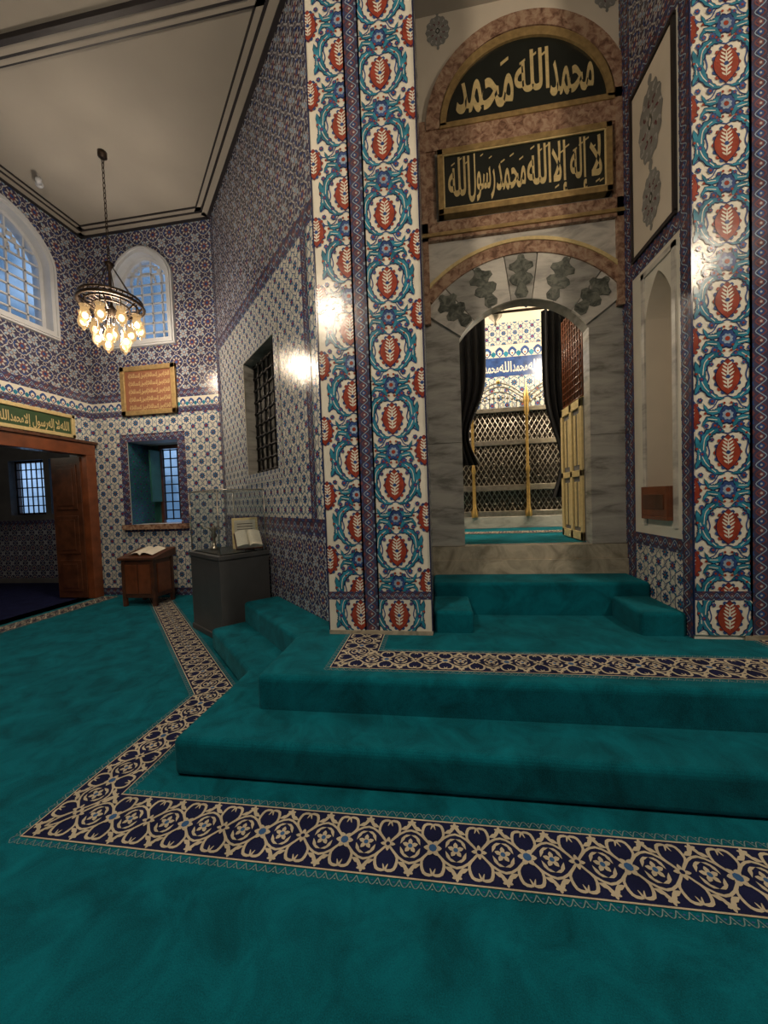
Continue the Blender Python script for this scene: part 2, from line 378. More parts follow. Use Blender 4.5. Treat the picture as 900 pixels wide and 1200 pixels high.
# ---------------------------------------------------------------- wall with holes
def archtop(u0,u1,sp,rise,p=2.):
    c=(u0+u1)/2;a=(u1-u0)/2
    return lambda u: sp+rise*max(0,1-(abs(u-c)/a)**p)**(1/p)
def hole(u0,u1,v0,sp,rise=0,p=2.):
    return dict(u0=u0,u1=u1,v0=v0,sp=sp,top=archtop(u0,u1,sp,rise,p) if rise else (lambda u:sp),arch=rise>0)
def inhole(hs,m=0.):
    return lambda u,v:any(h['u0']-m<u<h['u1']+m and h['v0']-m<v<h['top'](min(max(u,h['u0']),h['u1']))+m for h in hs)
def wall(mb,U0,U1,V0,V1,holes,th,mat,rev,revd=None):
    bp={U0,U1}
    for h in holes:
        n=20 if h['arch'] else 1
        for i in range(n+1):
            t=(1-math.cos(PI*i/n))/2 if n>1 else i
            bp.add(round(h['u0']+(h['u1']-h['u0'])*t,5))
    bp=sorted(bp)
    for a,b in zip(bp,bp[1:]):
        m=(a+b)/2;la=lb=V0
        for h in sorted([h for h in holes if h['u0']<m<h['u1']],key=lambda h:h['v0']):
            for hh in (0,-th): mb.poly([(a,la,hh),(b,lb,hh),(b,h['v0'],hh),(a,h['v0'],hh)],mat)
            la,lb=h['top'](a),h['top'](b)
            mb.poly([(a,la,0),(b,lb,0),(b,lb,-th),(a,la,-th)],rev)
            mb.poly([(a,h['v0'],0),(b,h['v0'],0),(b,h['v0'],-th),(a,h['v0'],-th)],rev)
        for hh in (0,-th): mb.poly([(a,la,hh),(b,lb,hh),(b,V1,hh),(a,V1,hh)],mat)
    for h in holes:
        for u in (h['u0'],h['u1']): mb.poly([(u,h['v0'],0),(u,h['top'](u),0),(u,h['top'](u),-th),(u,h['v0'],-th)],rev)
def arcrib(mb,c,z,r0,r1,a0,a1,h0,h1,mat,n=24,ez=1.):
    for i in range(n):
        t0=math.radians(a0+(a1-a0)*i/n);t1=math.radians(a0+(a1-a0)*(i+1)/n)
        P=[(c+r0*math.sin(t0),z+r0*math.cos(t0)*ez),(c+r0*math.sin(t1),z+r0*math.cos(t1)*ez),(c+r1*math.sin(t1),z+r1*math.cos(t1)*ez),(c+r1*math.sin(t0),z+r1*math.cos(t0)*ez)]
        mb.prism(P[::-1],h0,h1,mat)
ZC=5.75
# ---------------------------------------------------------------- floor / ceiling / outer walls
mb=MB();mb.box((-5.46,-4.,-.2),(6.6,5.3,0),teal);mb.obj("floor")
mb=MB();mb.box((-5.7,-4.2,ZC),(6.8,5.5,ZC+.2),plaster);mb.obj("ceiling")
mb=MB();mb.box((-5.7,-4.2,0),(6.8,-4.0,ZC),purple)
mb.T=lambda u,v,h:(u,-4+h,v);field(mb,dark,.6,-5.46,6.6,0,ZC,None);mb.T=None;mb.obj("wall_rear")
mb=MB();mb.box((6.6,-4.0,0),(6.8,5.3,ZC),purple)
mb.T=TXm(6.6);field(mb,dark,.6,-4,5.3,0,ZC,None);mb.T=None;mb.obj("wall_right")
def trimline(name,a,b,off):
    a=Vector((*a,0));b=Vector((*b,0));d=(b-a).normalized();n=Vector((-d.y,d.x,0))*(1 if off>0 else -1)
    mb=MB()
    for o0,o1,h,m in ((.0,.045,.05,darktrim),(.045,.115,.035,plaster),(.115,.14,.03,darktrim),(.14,.19,.02,plaster),(.19,.205,.02,darktrim)):
        p=[a+n*o0,b+n*o0,b+n*o1,a+n*o1];q=[(v.x,v.y) for v in p]
        if off<0: q=q[::-1]
        mb.prism(q,ZC-h,ZC-.0005,m)
    return mb.obj(name)
trimline("trim_1",(-5.46,5.3),(-3.25,5.3),-1)
trimline("trim_2",(-3.25,5.3),(-.83,2.88),-1)
trimline("trim_3",(-5.46,5.3),(-5.46,-4.),1)
trimline("trim_4",(-5.26,3.0),(-1.05,3.0),1)
# ---- back wall
hb=[hole(-4.87,-4.0,4.02,4.92,.42,1.7),hole(-4.86,-3.98,1.14,2.46)]
mb=MB(TY(5.3));wall(mb,-5.46,-3.25,0,ZC,hb,.25,cream,whitep)
ih=inhole(hb,.01)
bw=mb.obj("wall_back")
mb=MB(TY(5.3))
field(mb,light,.22,-5.46,-3.25,.12,2.86,None,ih,ou=-5.46)
field(mb,dark,.28,-5.46,-3.25,3.22,ZC,purple,ih,ou=-5.46,ov=3.22)
field(mb,band,.1,-5.46,-3.25,2.86,2.96,None);field(mb,crest,.14,-5.46,-3.25,2.96,3.10,None,ov=2.96);field(mb,band,.12,-5.46,-3.25,3.10,3.22,None,ov=3.1)
field(mb,band,.12,-5.46,-3.25,0,.12,None)
for r in ((-4.99,1.02,-4.86,2.58),(-3.98,1.02,-3.85,2.58),(-4.86,2.46,-3.98,2.58),(-4.86,1.02,-3.98,1.14)):
    field(mb,band,.13,r[0],r[2],r[1],r[3],plum,None,h0=.006)
mb.obj("tile_revetment",bw)
# ---- left wall
hl=[hole(3.6,4.72,4.0,4.9,.5,1.7),hole(3.1,5.1,0,2.3)]
mb=MB(TXp(-5.46));wall(mb,-4.,5.3,0,ZC,hl,.25,cream,whitep);lw=mb.obj("wall_left")
ih=inhole(hl,.01)
mb=MB(TXp(-5.46))
field(mb,light,.22,2.,5.3,.12,2.86,None,ih);field(mb,dark,.28,2.,5.3,3.22,ZC,purple,ih,ou=5.3,ov=3.22)
field(mb,band,.1,2,5.3,2.86,2.96,None);field(mb,crest,.14,2,5.3,2.96,3.10,None,ov=2.96);field(mb,band,.12,2,5.3,3.10,3.22,None,ov=3.1)
field(mb,dark,.6,-4,2,0,ZC,purple)
mb.obj("tile_revetment",lw)
# ---- octagon left face
ho=[hole(1.30,2.32,1.76,3.14)]
mb=MB(TO);wall(mb,0,3.42,0,ZC,ho,.5,cream,gmarb);ow=mb.obj("wall_octagon_left")
ih=inhole(ho,.01)
mb=MB(TO)
field(mb,light,.19,.16,3.1,1.25,3.70,None,ih,ou=.16)
field(mb,dark,.25,.16,3.42,3.86,ZC,purple,None,ov=3.86);field(mb,dark,.22,.16,3.42,0,1.1,purple)
field(mb,band,.16,.16,3.42,3.70,3.86,None,ov=3.70);field(mb,band,.15,.16,3.42,1.1,1.25,None,ov=1.1)
field(mb,bandv,.16,0,.16,0,ZC,None,h0=.003)
field(mb,light,.2,3.1,3.42,1.25,3.70,None);field(mb,bandv,.1,3.05,3.15,1.25,3.70,None,h0=.005,ou=3.05)
for r in ((1.18,1.64,1.30,3.26),(2.32,1.64,2.44,3.26),(1.30,3.14,2.32,3.26),(1.30,1.64,2.32,1.76)):
    field(mb,light,.12,r[0],r[2],r[1],r[3],cream,None,h0=.006)
mb.obj("tile_revetment",ow)
# ---- octagon right face (mirror)
mb=MB(TO2);wall(mb,0,3.42,0,ZC,[],.3,cream,gmarb);o2=mb.obj("wall_octagon_right")
mb=MB(TO2);field(mb,dark,.3,0,3.42,0,ZC,purple);mb.obj("tile_revetment",o2)
mb=MB(TY(5.3));mb.box((4.85,0,-.2),(6.6,ZC,0),cream);field(mb,dark,.3,4.85,6.6,0,ZC,purple);mb.obj("wall_back_right")
# ---------------------------------------------------------------- piers of the porch
def pier(name,x0,x1,y1,layout):
    mb=MB();mb.box((x0,2.68,.0),(x1,y1,ZC-.001),cream)
    mb.T=TY(2.68)
    for k in layout:
        if k[0]=='s': strips(mb,k[1],k[2],k[3],.52,ZC,k[4])
        else: field(mb,bandv,k[3],k[1],k[2],.4,ZC,None,ou=k[1])
    for k in layout:
        if k[0]=='s':
            field(mb,band,.06,k[2],k[3],.66,.72,None,h0=.009,ov=.66)
            mb.poly([(k[2],.43,.009),(k[3],.43,.009),(k[3],.66,.009),(k[2],.66,.009)],cream)
            stamp(mb,strip,lambda a,b:(k[1]+a,.545+b),rect(k[2],.43,k[3],.66),.0095)
    mb.box((x0,.40,0),(x1,.43,.016),smarb)
    for k in layout:
        for x in (k[2] if k[0]=='s' else k[1],k[3] if k[0]=='s' else k[2]): mb.box((x-.004,.43,0),(x+.004,ZC-.001,.012),navy)
    mb.T=None
    return mb.obj(name)
pier("tiled_pier",-.83,-.06,3.55,[('s',-.585,-.83,-.555,.2),('b',-.555,-.45,.105),('s',-.30,-.45,-.06,.02)])
pr=pier("tiled_pier",1.95,2.43,3.55,[('s',1.86,1.655,1.99,.14),('b',1.99,2.11,.12),('s',2.27,2.11,2.43,.08)])
hr=[hole(2.86,3.20,1.17,2.72,.28,1.3)]
mb=MB(TXm(1.655));wall(mb,2.68,3.55,0,ZC,hr,.28,cream,plasterc)
mb.poly([(2.8,1.1,-.28),(3.3,1.1,-.28),(3.3,3.1,-.28),(2.8,3.1,-.28)],plasterc)
mb.T=None;mb.box((1.66,2.68,0),(1.95,2.6805,ZC),cream);mb.T=TXm(1.655)
for a,b,c,d in ((2.68,.4,2.78,ZC),(3.38,.4,3.55,ZC)):
    field(mb,bandv,.11,a,c,b,d,None,ou=a)
for a,b,c,d in ((2.78,3.12,3.38,3.24),(2.78,4.55,3.38,4.67),(2.78,.95,3.38,1.05)):
    field(mb,band,.11,a,c,b,d,None,ou=a,ov=b)
field(mb,light,.17,2.78,3.38,.4,.95,None);field(mb,dark,.2,2.78,3.38,4.67,ZC,purple)
mb.box((2.82,3.28,.0),(3.34,4.5,.012),plasterc)
for a,b,c,d in ((2.80,3.26,2.83,4.52),(3.33,3.26,3.36,4.52),(2.8,3.24,3.36,3.27),(2.8,4.51,3.36,4.54)): mb.box((a,b,0),(c,d,.02),darktrim)
mp=Pat()
def ornament(P,x,y,s,k=.42):
    n=40
    P.add([(x+s*k*math.cos(t)*(1+.07*math.cos(12*t)),y+s*math.sin(t)*(1+.05*math.cos(12*t))) for t in [2*PI*i/n for i in range(n)]],orng,1)
    for rr,m,c in ((.78,12,ash),(.5,8,plum),(.28,6,ash)):
        for i in range(m):
            t=2*PI*(i+.5)/m;P.add(petal(x+s*k*rr*math.cos(t),y+s*rr*math.sin(t),t+.9,s*.17,s*.07),c,2);P.add(petal(x+s*k*rr*math.cos(t),y+s*rr*math.sin(t),t-.9+PI,s*.13,s*.06),c,2)
    P.add(og(x,y,s*k*.2,s*.22,5),gnmarb,3);P.add(og(x,y,s*k*.1,s*.12,5),ash,4)
    for sg in (1,-1): P.add(petal(x,y+sg*s*.96,sg*PI/2,s*.30,s*.20),orng,1)
ornament(mp,3.08,4.10,.27,.55);ornament(mp,3.08,3.56,.19,.62);stamp(mb,mp,lambda a,b:(a,b),None,.014)
for a,b,c,d in ((2.82,1.12,2.86,3.08),(3.20,1.12,3.24,3.08),(2.82,3.04,3.24,3.08)): mb.box((a,b,0),(c,d,.012),wmarb)
mb.obj("wall_porch_right")
mb=MB(lambda u,v,h:(1.655-h,u,v))
mb.box((2.865,1.172,-.2),(3.195,1.20,.05),woodr);mb.box((2.865,1.20,.03),(3.195,1.42,.05),woodr)
mb.box((2.865,1.20,-.2),(2.89,1.42,.03),woodr);mb.box((3.17,1.20,-.2),(3.195,1.42,.03),woodr);mb.box((2.90,1.25,.05),(3.16,1.36,.056),wood)
mb.obj("wooden_shelf_box",None,.004)
mb=MB(TXp(-.06));mb.box((2.69,.4,0.0005),(3.55,ZC,.004),cream);field(mb,bandv,.12,2.69,2.81,.4,ZC,None,h0=.006,ou=2.69);field(mb,light,.17,2.81,3.55,.4,ZC,None,h0=.006);mb.obj("wall_porch_left")
# ---------------------------------------------------------------- portal (door wall)
CX=.81;AZ=2.477
def doortop(u): return AZ+math.sqrt(max(0,.673**2-(u-CX)**2))
hd=dict(u0=.25,u1=1.37,v0=.93,sp=2.85,top=doortop,arch=True)
mb=MB(TY(3.55));wall(mb,-.06,1.655,.3,ZC,[hd],.12,gmarb,gmarb);dw=mb.obj("wall_portal")
mb=MB(TY(3.55))
mb.box((-.06,.66,0),(1.655,.80,.05),smarb);mb.box((-.06,.80,0),(1.655,.93,.03),smarb)
for x0,x1 in ((-.06,.25),(1.37,1.655)):
    for z0,z1 in ((.935,1.9),(1.905,2.845)): mb.box((x0,z0,0),(x1,z1,.015),gmarb)
for i in range(7):
    a0=-54+108*i/7;arcrib(mb,CX,AZ,.673,1.07,a0+.25,a0+108/7-.25,0,.02,wmarb if i%2==0 else gmarb,5)
for a in (-43,-21.5,0,21.5,43):
    t=math.radians(a);e=(math.sin(t),math.cos(t));n=(e[1],-e[0])
    pr=[(.0,.685),(.04,.685),(.06,.725),(.045,.765),(.035,.79),(.075,.805),(.105,.85),(.085,.885),(.045,.90),(.065,.925),(.105,.945),(.10,.985),(.06,1.0),(.035,1.02),(.025,1.055),(0,1.065)]
    ptsR=[(CX+e[0]*r+n[0]*w,AZ+e[1]*r+n[1]*w) for w,r in pr];ptsL=[(CX+e[0]*r-n[0]*w,AZ+e[1]*r-n[1]*w) for w,r in pr[1:-1]]
    mb.prism((ptsR+ptsL[::-1]),.02,.026,gnmarb)
NP=24
for i in range(NP):
    u0=-.06+1.715*i/NP;u1=-.06+1.715*(i+1)/NP
    f=lambda u: AZ+math.sqrt(max(0,1.15**2-(u-CX)**2)) if abs(u-CX)<1.15 else 2.9
    mb.prism([(u0,max(3.0,f(u0))),(u1,max(3.0,f(u1))),(u1,3.74),(u0,3.74)],0,.012,wmarb)
arcrib(mb,CX,AZ,1.07,1.17,-48,48,0,.035,pmarb,30);arcrib(mb,CX,AZ,1.17,1.20,-46,46,0,.045,goldp,30)
mb.box((-.06,3.0,0),(.0,4.80,.05),pmarb);mb.box((1.60,3.0,0),(1.655,4.80,.05),pmarb)
mb.box((-.06,3.74,0),(1.655,3.90,.05),pmarb);mb.box((-.06,3.77,.05),(1.655,3.80,.065),goldd)
mb.box((-.06,4.54,0),(1.655,4.72,.04),pmarb);mb.box((0,3.9,0),(.08,4.54,.03),pmarb);mb.box((1.58,3.9,0),(1.62,4.54,.03),pmarb)
arcrib(mb,.865,4.72,.73,.86,-90,90,0,.05,pmarb,30);arcrib(mb,.865,4.72,.86,.885,-90,90,0,.03,plasterc,30)
def lun(u): return 4.72+math.sqrt(max(0,.80**2-(u-.865)**2))
for i in range(24):
    u0=-.06+1.715*i/24;u1=-.06+1.715*(i+1)/24
    mb.prism([(u0,lun(u0)),(u1,lun(u1)),(u1,ZC-.001),(u0,ZC-.001)],0,.01,plasterc)
P=Pat();ornament(P,.14,5.60,.13,.8);ornament(P,1.56,5.62,.13,.8);stamp(mb,P,lambda a,b:(a,b),None,.012)
mb.obj("marble_portal_surround",dw)
# ---------------------------------------------------------------- calligraphy
mb=MB(TY(3.55));cp=empty("calligraphy_panel")
x0,x1,z0,z1=.10,1.56,3.94,4.51
mb.box((x0+.03,z0+.03,0.052),(x1-.03,z1-.03,.06),black)
for a,b,c,d in ((x0,z0,x1,z0+.05),(x0,z1-.05,x1,z1),(x0,z0,x0+.05,z1),(x1-.05,z0,x1,z1)): mb.box((a,b,0.001),(c,d,.08),goldd)
for a,b,c,d in ((x0+.045,z0+.045,x1-.045,z0+.06),(x0+.045,z1-.06,x1-.045,z1-.045),(x0+.045,z0+.045,x0+.06,z1-.045),(x1-.06,z0+.045,x1-.045,z1-.045)): mb.box((a,b,0.06),(c,d,.075),goldp)
mb.obj("frame",cp,.004)
P=Pat();write([LA,ILAH,ILLA,ALLAH],1.48,4.10,.205,.33,.038,goldp,P)
write([MUH],.86,4.10,.21,.33,.034,goldp,P);write([RAS],.60,4.13,.155,.31,.032,goldp,P);write([ALLAH],.385,4.10,.20,.33,.036,goldp,P)
mb=MB(TY(3.55))
stamp(mb,P,lambda a,b:(a,b),rect(x0+.062,z0+.062,x1-.062,z1-.062),.0615,None,.001);mb.obj("lettering",cp)
lp=empty("calligraphy_lunette");mb=MB(TY(3.55))
arc=[(.865+.70*math.cos(PI*i/30),4.74+.64*math.sin(PI*i/30)) for i in range(31)]
mb.prism(arc,0,.03,black)
for r0,r1,m,h in ((.675,.735,goldd,.05),):
    for i in range(30):
        t0=PI*i/30;t1=PI*(i+1)/30
        mb.prism([(.865+r1*math.cos(t0),4.74+(r1-.04)*math.sin(t0)),(.865+r1*math.cos(t1),4.74+(r1-.04)*math.sin(t1)),(.865+r0*math.cos(t1),4.74+(r0-.05)*math.sin(t1)),(.865+r0*math.cos(t0),4.74+(r0-.05)*math.sin(t0))][::-1],0,h,m)
mb.box((.865-.735,4.715,0),(.865+.735,4.76,.05),goldd)
mb.obj("frame",lp)
P=Pat();write([MUH],1.44,4.85,.30,.42,.042,goldp,P);write([ALLAH],1.08,4.92,.30,.34,.040,goldp,P);write([MUH],.78,4.84,.42,.50,.044,goldp,P)
mb=MB(TY(3.55));stamp(mb,P,lambda a,b:(a,b),None,.0315,lambda u,v:((u-.865)/.66)**2+((v-4.74)/.60)**2>1,.001);mb.obj("lettering",lp)
# ---------------------------------------------------------------- steps
st=empty("carpeted_steps")
P1=[(-1.40,1.69),(3.0,1.69),(3.0,2.47),(3.83,3.30),(3.34,3.79),(2.43,2.88),(2.43,3.6),(-.83,3.6),(-.83,2.88),(-1.735,3.785),(-2.225,3.295),(-1.40,2.47)]
P2=[(-1.08,1.99),(2.68,1.99),(2.68,2.60),(3.60,3.52),(3.34,3.79),(2.43,2.88),(2.43,3.6),(-.83,3.6),(-.83,2.88),(-1.735,3.785),(-2.00,3.52),(-1.08,2.60)]
mb=MB();mb.prism(P1,0,.2,teal);mb.obj("lower_step",st,.035,4)
mb=MB();mb.prism(P2,.1,.4,teal);mb.obj("upper_step",st,.035,4)
mb=MB();mb.prism(rect(-.05,3.15,1.65,3.545),.35,.67,teal);mb.obj("portal_step",st,.03,4)
for i,(a,b) in enumerate(((-.05,.24),(1.36,1.65))):
    mb=MB();mb.prism(rect(a,2.72,b,3.2),.35,.56,teal);mb.obj("side_step_%d"%(i+1),st,.03,4)
# ---------------------------------------------------------------- carpet borders
BP=.36
bo=Pat()
for sg in (1,-1):
    bo.ribs([(BP*i/8,sg*.07*math.sin(2*PI*i/8)) for i in range(9)],.0095,ccream,2,k=2)
    for s in (0,BP/2):
        for m_ in (1,-1):
            bo.ribs([(s+m_*.012,sg*.02),(s+m_*.042,sg*.055),(s+m_*.034,sg*.10),(s+m_*.004,sg*.106),(s+m_*.010,sg*.082)],.012,ccream,3,taper=True,k=3)
            bo.add(leaf([(s+m_*.045,sg*.07),(s+m_*.075,sg*.085),(s+m_*.085,sg*.115)],.017,3),ccream,3)
bo.ros(0,0,.036,6,ccream,4,.6,0,cblue,.45)
bo.ros(BP/2,0,.030,4,ccream,4,.5,0,cnavy,.3)
for s in (BP/4,3*BP/4):
    bo.ros(s,0,.032,5,ccream,4,.55,PI/2,cblue,.3)
    for sg in (1,-1):
        bo.add(leaf([(s-.04,sg*.006),(s-.025,sg*.038),(s+.0,sg*.048)],.012,3),ccream,3)
        bo.add(leaf([(s+.04,sg*.006),(s+.025,sg*.038),(s+.0,sg*.048)],.012,3),ccream,3)
        bo.ros(s,sg*.104,.019,5,ccream,3,.6,sg*PI/2)
lace=Pat()
lace.ribs([(0,-.5),(.25,.2),(.5,.5),(.75,.2),(1,-.5)],.09,clace,1,k=2)
lace.add(circ(.5,-.1,.13,6),cblue,1);lace.add(circ(0,.3,.10,6),clace,1)
def border(name,legs,z,w=.32):
    mb=MB()
    for o,d,L,quad in legs:
        d=Vector(d).normalized()
        a=quad['n'];reg=quad['reg']
        def tfm(s,q): return (o[0]+d[0]*s+a[0]*q,o[1]+d[1]*s+a[1]*q)
        area=sum(reg[i][0]*reg[(i+1)%4][1]-reg[(i+1)%4][0]*reg[i][1] for i in range(4))
        rg=reg if area>0 else reg[::-1]
        pl=Pat()
        pl.add([(-1,.036),(L,.036),(L,w-.036),(-1,w-.036)],cnavy,0)
        pl.add([(-1,.031),(L,.031),(L,.037),(-1,.037)],ccream,1);pl.add([(-1,w-.037),(L,w-.037),(L,w-.031),(-1,w-.031)],ccream,1)
        stamp(mb,pl,tfm,rg,z+.003)
        n=int(L/BP)+2
        for i in range(-2,n): stamp(mb,bo,lambda x,y:tfm(i*BP+x,w/2+y),rg,z+.003)
        P_=.04
        for i in range(-10,int(L/P_)+2):
            stamp(mb,lace,lambda x,y:tfm((i+x)*P_,.013-y*.026),rg,z+.002)
            stamp(mb,lace,lambda x,y:tfm((i+x)*P_,w-.013+y*.026),rg,z+.002)
    return mb.obj(name)
border("carpet_border",[
 ((-1.86,1.27),(1,0),6.5,dict(n=(0,1),reg=[(-1.86,1.27),(4.6,1.27),(4.6,1.59),(-1.54,1.59)])),
 ((-1.86,1.27),(0,1),1.6,dict(n=(1,0),reg=[(-1.86,1.27),(-1.54,1.59),(-1.54,2.58),(-1.86,2.45)])),
 ((-1.86,2.45),(-1,1),4.4,dict(n=(S2,S2),reg=[(-1.86,2.45),(-1.54,2.58),(-4.11,5.15),(-4.56,5.15)]))],0)
border("carpet_border",[((-5.39,-3.),(0,1),8.4,dict(n=(1,0),reg=[(-5.39,-3),(-5.07,-3),(-5.07,5.2),(-5.39,5.2)]))],0)
border("carpet_border",[
 ((-.70,2.08),(1,0),3.3,dict(n=(0,1),reg=[(-.70,2.08),(2.30,2.08),(1.98,2.40),(-.38,2.40)])),
 ((-.70,2.08),(0,1),.6,dict(n=(1,0),reg=[(-.70,2.08),(-.38,2.40),(-.38,2.675),(-.70,2.675)])),
 ((2.30,2.08),(0,1),.6,dict(n=(-1,0),reg=[(2.30,2.08),(2.30,2.675),(1.98,2.675),(1.98,2.40)]))],.4)
# ---------------------------------------------------------------- windows
def window(name,T,h,depth,frame_w,cols,rows,mat,sky=True,surround=None):
    e=empty(name);mb=MB(T)
    u0,u1,v0,top,sp=h['u0'],h['u1'],h['v0'],h['top'],h['sp']
    N=24;out=[(u0,v0)]+[(u0+(u1-u0)*(1-math.cos(PI*i/N))/2,0) for i in range(N+1)]+[(u1,v0)]
    out=[(a,b if b else top(a)) for a,b in out]
    cx=(u0+u1)/2;cz=(v0+sp)/2
    def ring(w0,w1,h0,h1,m):
        def off(p,w):
            sx=(u1-u0+2*w)/(u1-u0);H=top(cx)-v0;sz=(H+2*w)/H;zc=v0+H/2
            return (cx+(p[0]-cx)*sx,zc+(p[1]-zc)*sz)
        k=len(out)
        for i in range(k):
            a,b=out[i],out[(i+1)%k]
            if math.hypot(a[0]-b[0],a[1]-b[1])<1e-5: continue
            mb.prism([off(a,w0),off(b,w0),off(b,w1),off(a,w1)],h0,h1,m)
    if surround: ring(0,surround,0,.05,mat);ring(surround*.5,surround*.75,.05,.07,mat)
    ring(-frame_w,0,-depth-.03,-depth+.03,mat)
    for i in range(1,cols):
        u=u0+(u1-u0)*i/cols;mb.box((u-.011,v0,-depth-.015),(u+.011,top(u),-depth+.015),mat)
    for j in range(1,rows+2):
        v=v0+(sp-v0)*j/rows
        if v>top(cx)-.05: break
        half=(u1-u0)/2
        while half>0 and top(cx-half*.999)<v and h['arch']: half-=.02
        mb.box((cx-half,v-.011,-depth-.015),(cx+half,v+.011,-depth+.015),mat)
    if h['arch']:
        for k in range(2):
            c=[(cx+(.16+.12*k)*math.cos(t),sp+.02+(.16+.12*k)*math.sin(t),-depth) for t in [PI*i/12 for i in range(13)]]
            for p,q in zip(c,c[1:]): mb.box((min(p[0],q[0])-.006,min(p[1],q[1])-.006,-depth-.012),(max(p[0],q[0])+.006,max(p[1],q[1])+.006,-depth+.012),mat)
    mb.obj("frame",e)
    mb=MB(T);mb.poly([(a,b,-depth) for a,b in out],glass);mb.obj("pane",e)
    return e
window("window_1",TY(5.3),hb[0],.10,.05,5,6,whitep,surround=.10)
window("window_2",TXp(-5.46),hl[0],.10,.05,5,6,whitep,surround=.10)
def grille(name,T,u0,u1,v0,v1,h,nu,nv,r=.012,ball=.024,mat=iron):
    mb=MB()
    for i in range(nu+1):
        u=u0+(u1-u0)*i/nu;mb.tube([T(u,v0,h),T(u,v1,h)],r,mat,6)
    for j in range(nv+1):
        v=v0+(v1-v0)*j/nv;mb.tube([T(u0,v,h),T(u1,v,h)],r,mat,6)
        if ball:
            for i in range(nu+1): mb.sphere(T(u0+(u1-u0)*i/nu,v,h),ball,mat,6)
    return mb.obj(name)
w3=empty("window_3")
g=grille("iron_grille",TO,1.34,2.28,1.80,3.10,-.12,6,9,.014,.026);g.parent=w3
mb=MB(TO);mb.box((1.25,1.70,-.56),(2.37,3.2,-.505),wood)
for i in range(3): mb.box((1.33+.33*i,1.8,-.505),(1.61+.33*i,3.1,-.49),dplast)
mb.obj("inner_shutter",w3,.004)
rn=empty("window_4");T=TY(5.3)
mb=MB(T)
mb.box((-4.92,1.08,-.52),(-4.86,2.52,-.25),cream);mb.box((-3.98,1.08,-.52),(-3.92,2.52,-.25),cream)
mb.box((-4.92,2.46,-.52),(-3.92,2.52,-.25),cream);mb.box((-4.92,1.08,-.52),(-3.92,1.14,-.25),pmarb)
mb.box((-4.86,1.14,-.54),(-4.70,2.46,-.50),shut);mb.box((-4.70,1.14,-.52),(-4.66,2.46,-.46),wood);mb.box((-4.22,1.14,-.52),(-4.18,2.46,-.46),wood);mb.box((-4.66,2.40,-.52),(-4.22,2.46,-.46),wood)
mb.box((-4.18,1.14,-.54),(-3.98,2.46,-.50),shut)
mb.box((-4.70,1.5,-.46),(-4.67,2.36,-.24),shut)
mb.box((-4.99,1.06,-.2),(-3.85,1.139,.06),pmarb)
mb.obj("recess",rn)
g=grille("iron_grille",T,-4.64,-4.24,1.2,2.38,-.5,3,8,.011,.017);g.parent=rn
mb=MB(T);mb.poly([(-4.66,1.14,-.52),(-4.22,1.14,-.52),(-4.22,2.46,-.52),(-4.66,2.46,-.52)],glass);mb.obj("pane",rn)
mb=MB(TXp(-4.859));mb.poly([(5.305,1.14,0),(5.8,1.14,0),(5.8,2.46,0),(5.305,2.46,0)],shut);field(mb,light,.12,5.305,5.8,1.14,2.46,None);mb.obj("cheek_tiles",rn)
# ---------------------------------------------------------------- left door + annex
d1=empty("door_1")
mb=MB(TXp(-5.46))
mb.box((3.02,2.26,-.1),(5.24,2.44,.07),woodr);mb.box((5.08,0,-.1),(5.24,2.26,.07),woodr);mb.box((3.02,0,-.1),(3.14,2.26,.07),woodr)
mb.box((2.98,2.44,-.05),(5.27,2.48,.10),wood)
mb.obj("door_frame",d1,.006)
mb=MB(TY(5.09))
mb.box((-6.02,.02,-.02),(-5.50,2.24,.03),wood)
for z0,z1 in ((.12,.62),(.72,1.32),(1.42,2.12)):
    mb.box((-5.95,z0,.03),(-5.57,z1,.045),wood);mb.box((-5.89,z0+.06,.045),(-5.63,z1-.06,.055),wood)
mb.obj("door_leaf",d1,.004)
ha=[hole(-8.35,-7.55,1.35,2.42),hole(-7.42,-6.6,1.35,2.42)]
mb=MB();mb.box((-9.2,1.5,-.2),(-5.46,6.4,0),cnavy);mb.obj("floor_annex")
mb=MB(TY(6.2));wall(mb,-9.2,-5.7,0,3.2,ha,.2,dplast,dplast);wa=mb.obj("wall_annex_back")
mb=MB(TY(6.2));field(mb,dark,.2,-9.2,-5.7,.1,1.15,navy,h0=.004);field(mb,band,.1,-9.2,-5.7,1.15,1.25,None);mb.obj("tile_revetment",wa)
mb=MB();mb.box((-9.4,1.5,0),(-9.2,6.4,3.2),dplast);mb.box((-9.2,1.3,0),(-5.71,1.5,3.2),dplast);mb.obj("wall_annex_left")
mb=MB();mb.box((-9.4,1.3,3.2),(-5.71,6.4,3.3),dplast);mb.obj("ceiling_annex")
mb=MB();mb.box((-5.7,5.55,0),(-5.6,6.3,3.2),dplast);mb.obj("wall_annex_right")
for i,h in enumerate(ha):
    w=empty("window_%d"%(5+i));g=grille("iron_grille",TY(6.2),h['u0']+.05,h['u1']-.05,h['v0'],h['sp'],-.1,6,6,.012,.018);g.parent=w
    mb=MB(TY(6.2));u0,u1=h['u0'],h['u1']
    for a,b,c,d in ((u0,1.35,u0+.04,2.42),(u1-.04,1.35,u1,2.42),(u0,2.38,u1,2.42),(u0,1.35,u1,1.39)): mb.box((a,b,-.18),(c,d,-.12),wood)
    mb.obj("frame",w)
